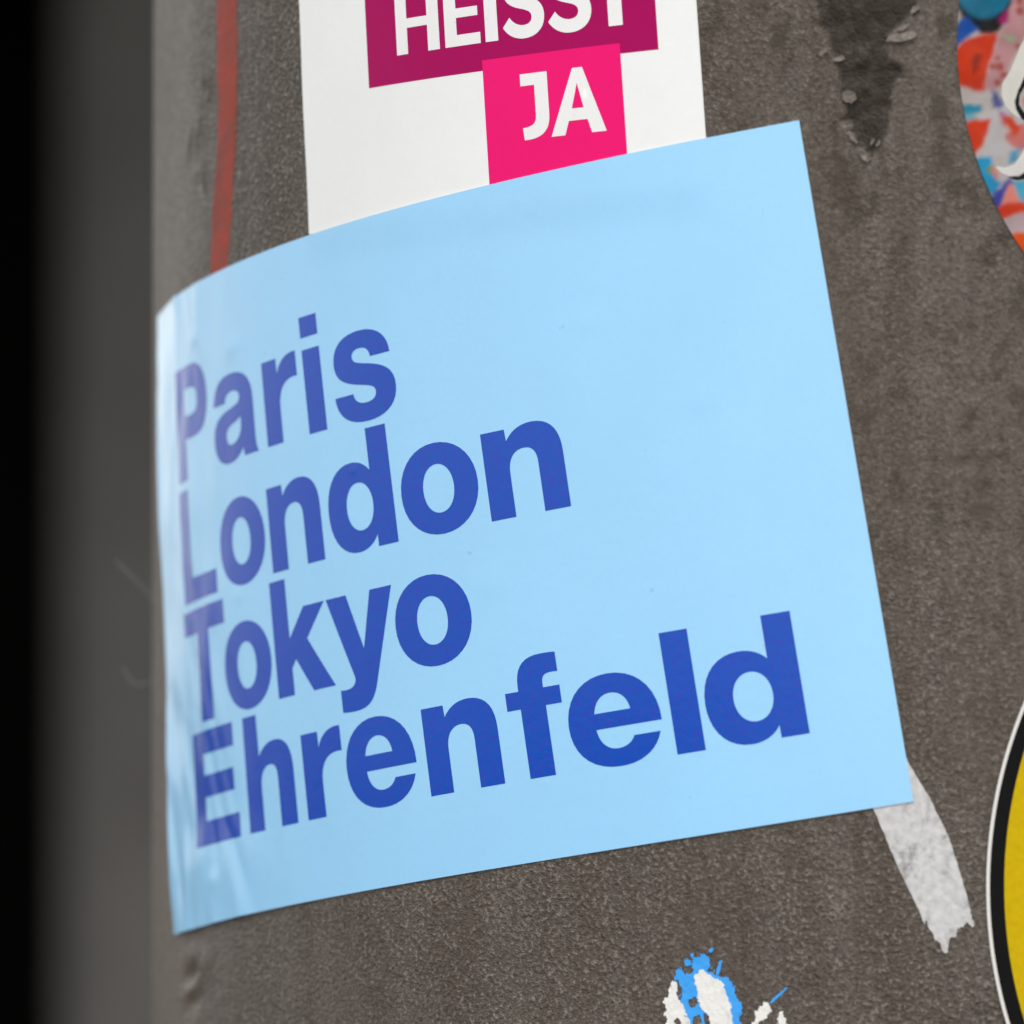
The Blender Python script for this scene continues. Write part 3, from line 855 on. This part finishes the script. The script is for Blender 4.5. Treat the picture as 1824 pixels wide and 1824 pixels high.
tag(remains, 'torn remains of a blue and white sticker at the bottom edge', 'sticker remains')
torn('blue_layer', TB, torn_blue, remains, .09, .42, 50, holes=TBH)
torn('white_layer', TW1, torn_white, remains, .16, .22, 61)
torn('white_layer', TW2, torn_white, remains, .13, .30, 62, holes=[[(-41.1, -136.87),(-40.6, -136.22),(-39.76, -136.98),(-40.43, -137.79)]])
SPK = [(-38.45, -127.66),(-39.03, -128.62),(-34.55, -129.36),(-34.15, -128.48),(-35.13, -129.69),(-35.55, -126.64)]
for (cs, cz), r in zip(SPK, (.32, .5, .3, .28, .25, .22)):
    torn('blue_speck', [(cs - r, cz - r * .6), (cs + r * .2, cz - r), (cs + r, cz + r * .5), (cs + r * .3, cz + r * 1.6), (cs - r * .6, cz + r)], torn_blue, remains, .08, .2, 70)
STREAK = [(-34.88, -130.23),(-34.39, -130.06),(-33.98, -128.48),(-33.98, -128.01),(-34.47, -128.34),(-34.72, -129.44)]
torn('blue_speck', STREAK, torn_blue, remains, .08, .08, 71)

shred = empty('paper_shred', on_pole(*[(-28.35, -135.69)][0], 0.0))
tag(shred, 'small white paper shred with a thin blue tip beside the torn sticker remains', 'sticker remains')
torn('white_layer', [(-29.88, -137.3),(-29.24, -136.11),(-29.08, -135.17),(-28.43, -134.68),(-27.79, -133.96),(-27.14, -133.63),(-26.82, -134.25),(-26.98, -135.03),(-27.94, -136.0),(-28.59, -136.95),(-28.9, -138.84),(-30.36, -138.88)], torn_white, shred, .10, .22, 63)
torn('blue_tip', [(-27.06, -133.86),(-26.34, -132.9),(-25.38, -132.18),(-24.58, -131.46),(-24.42, -131.69),(-25.22, -132.49),(-26.18, -133.29),(-26.74, -133.85)], torn_blue, shred, .08, .06, 64, .05)
sh2 = torn('paper_shred', [(-26.25, -138.77),(-25.93, -136.26),(-25.77, -135.08),(-25.37, -134.84),(-24.97, -135.77),(-24.57, -136.22),(-23.92, -138.71)], torn_white, None, .09, .25, 65)
tag(sh2, 'tiny white paper shred, rightmost of the torn scraps at the bottom edge', 'sticker remains')


# ------------------------------------------------------------------ stray fibres caught on the left edge
def fibre(pts, r, mat, label):
    cu = bpy.data.curves.new('fibre', 'CURVE')
    cu.dimensions = '3D'
    cu.bevel_depth = r
    cu.bevel_resolution = 1
    cu.resolution_u = 8
    sp = cu.splines.new('NURBS')
    sp.points.add(len(pts) - 1)
    for q, co in zip(sp.points, pts):
        q.co = (*co, 1)
    sp.use_endpoint_u = True
    sp.order_u = 3
    tmp = bpy.data.objects.new('tmp', cu)
    COL.objects.link(tmp)
    dg = bpy.context.evaluated_depsgraph_get()
    me = bpy.data.meshes.new_from_object(tmp.evaluated_get(dg))
    bpy.data.objects.remove(tmp)
    bpy.data.curves.remove(cu)
    me.materials.clear()
    return tag(link('stray_fibre', me, mat, None, pts[0]), label, 'fibre')


fm = mat_plain('pale_fibre', (0.55, 0.54, 0.52), 0.6)
limb = lambda px, z: (px, -0.016, (Z0 + z) / 1000)
fibre([limb(-.1270, -80.5), limb(-.1282, -78.6), limb(-.1310, -76.0), limb(-.1330, -74.0)], 0.000032, fm, 'thin pale hair sticking up from the left edge of the pole')
fibre([limb(-.1262, -92.6), limb(-.1282, -93.4), limb(-.1305, -93.6), limb(-.1318, -90.8)], 0.000032, fm, 'thin pale hair curling out below the other hair on the left edge')
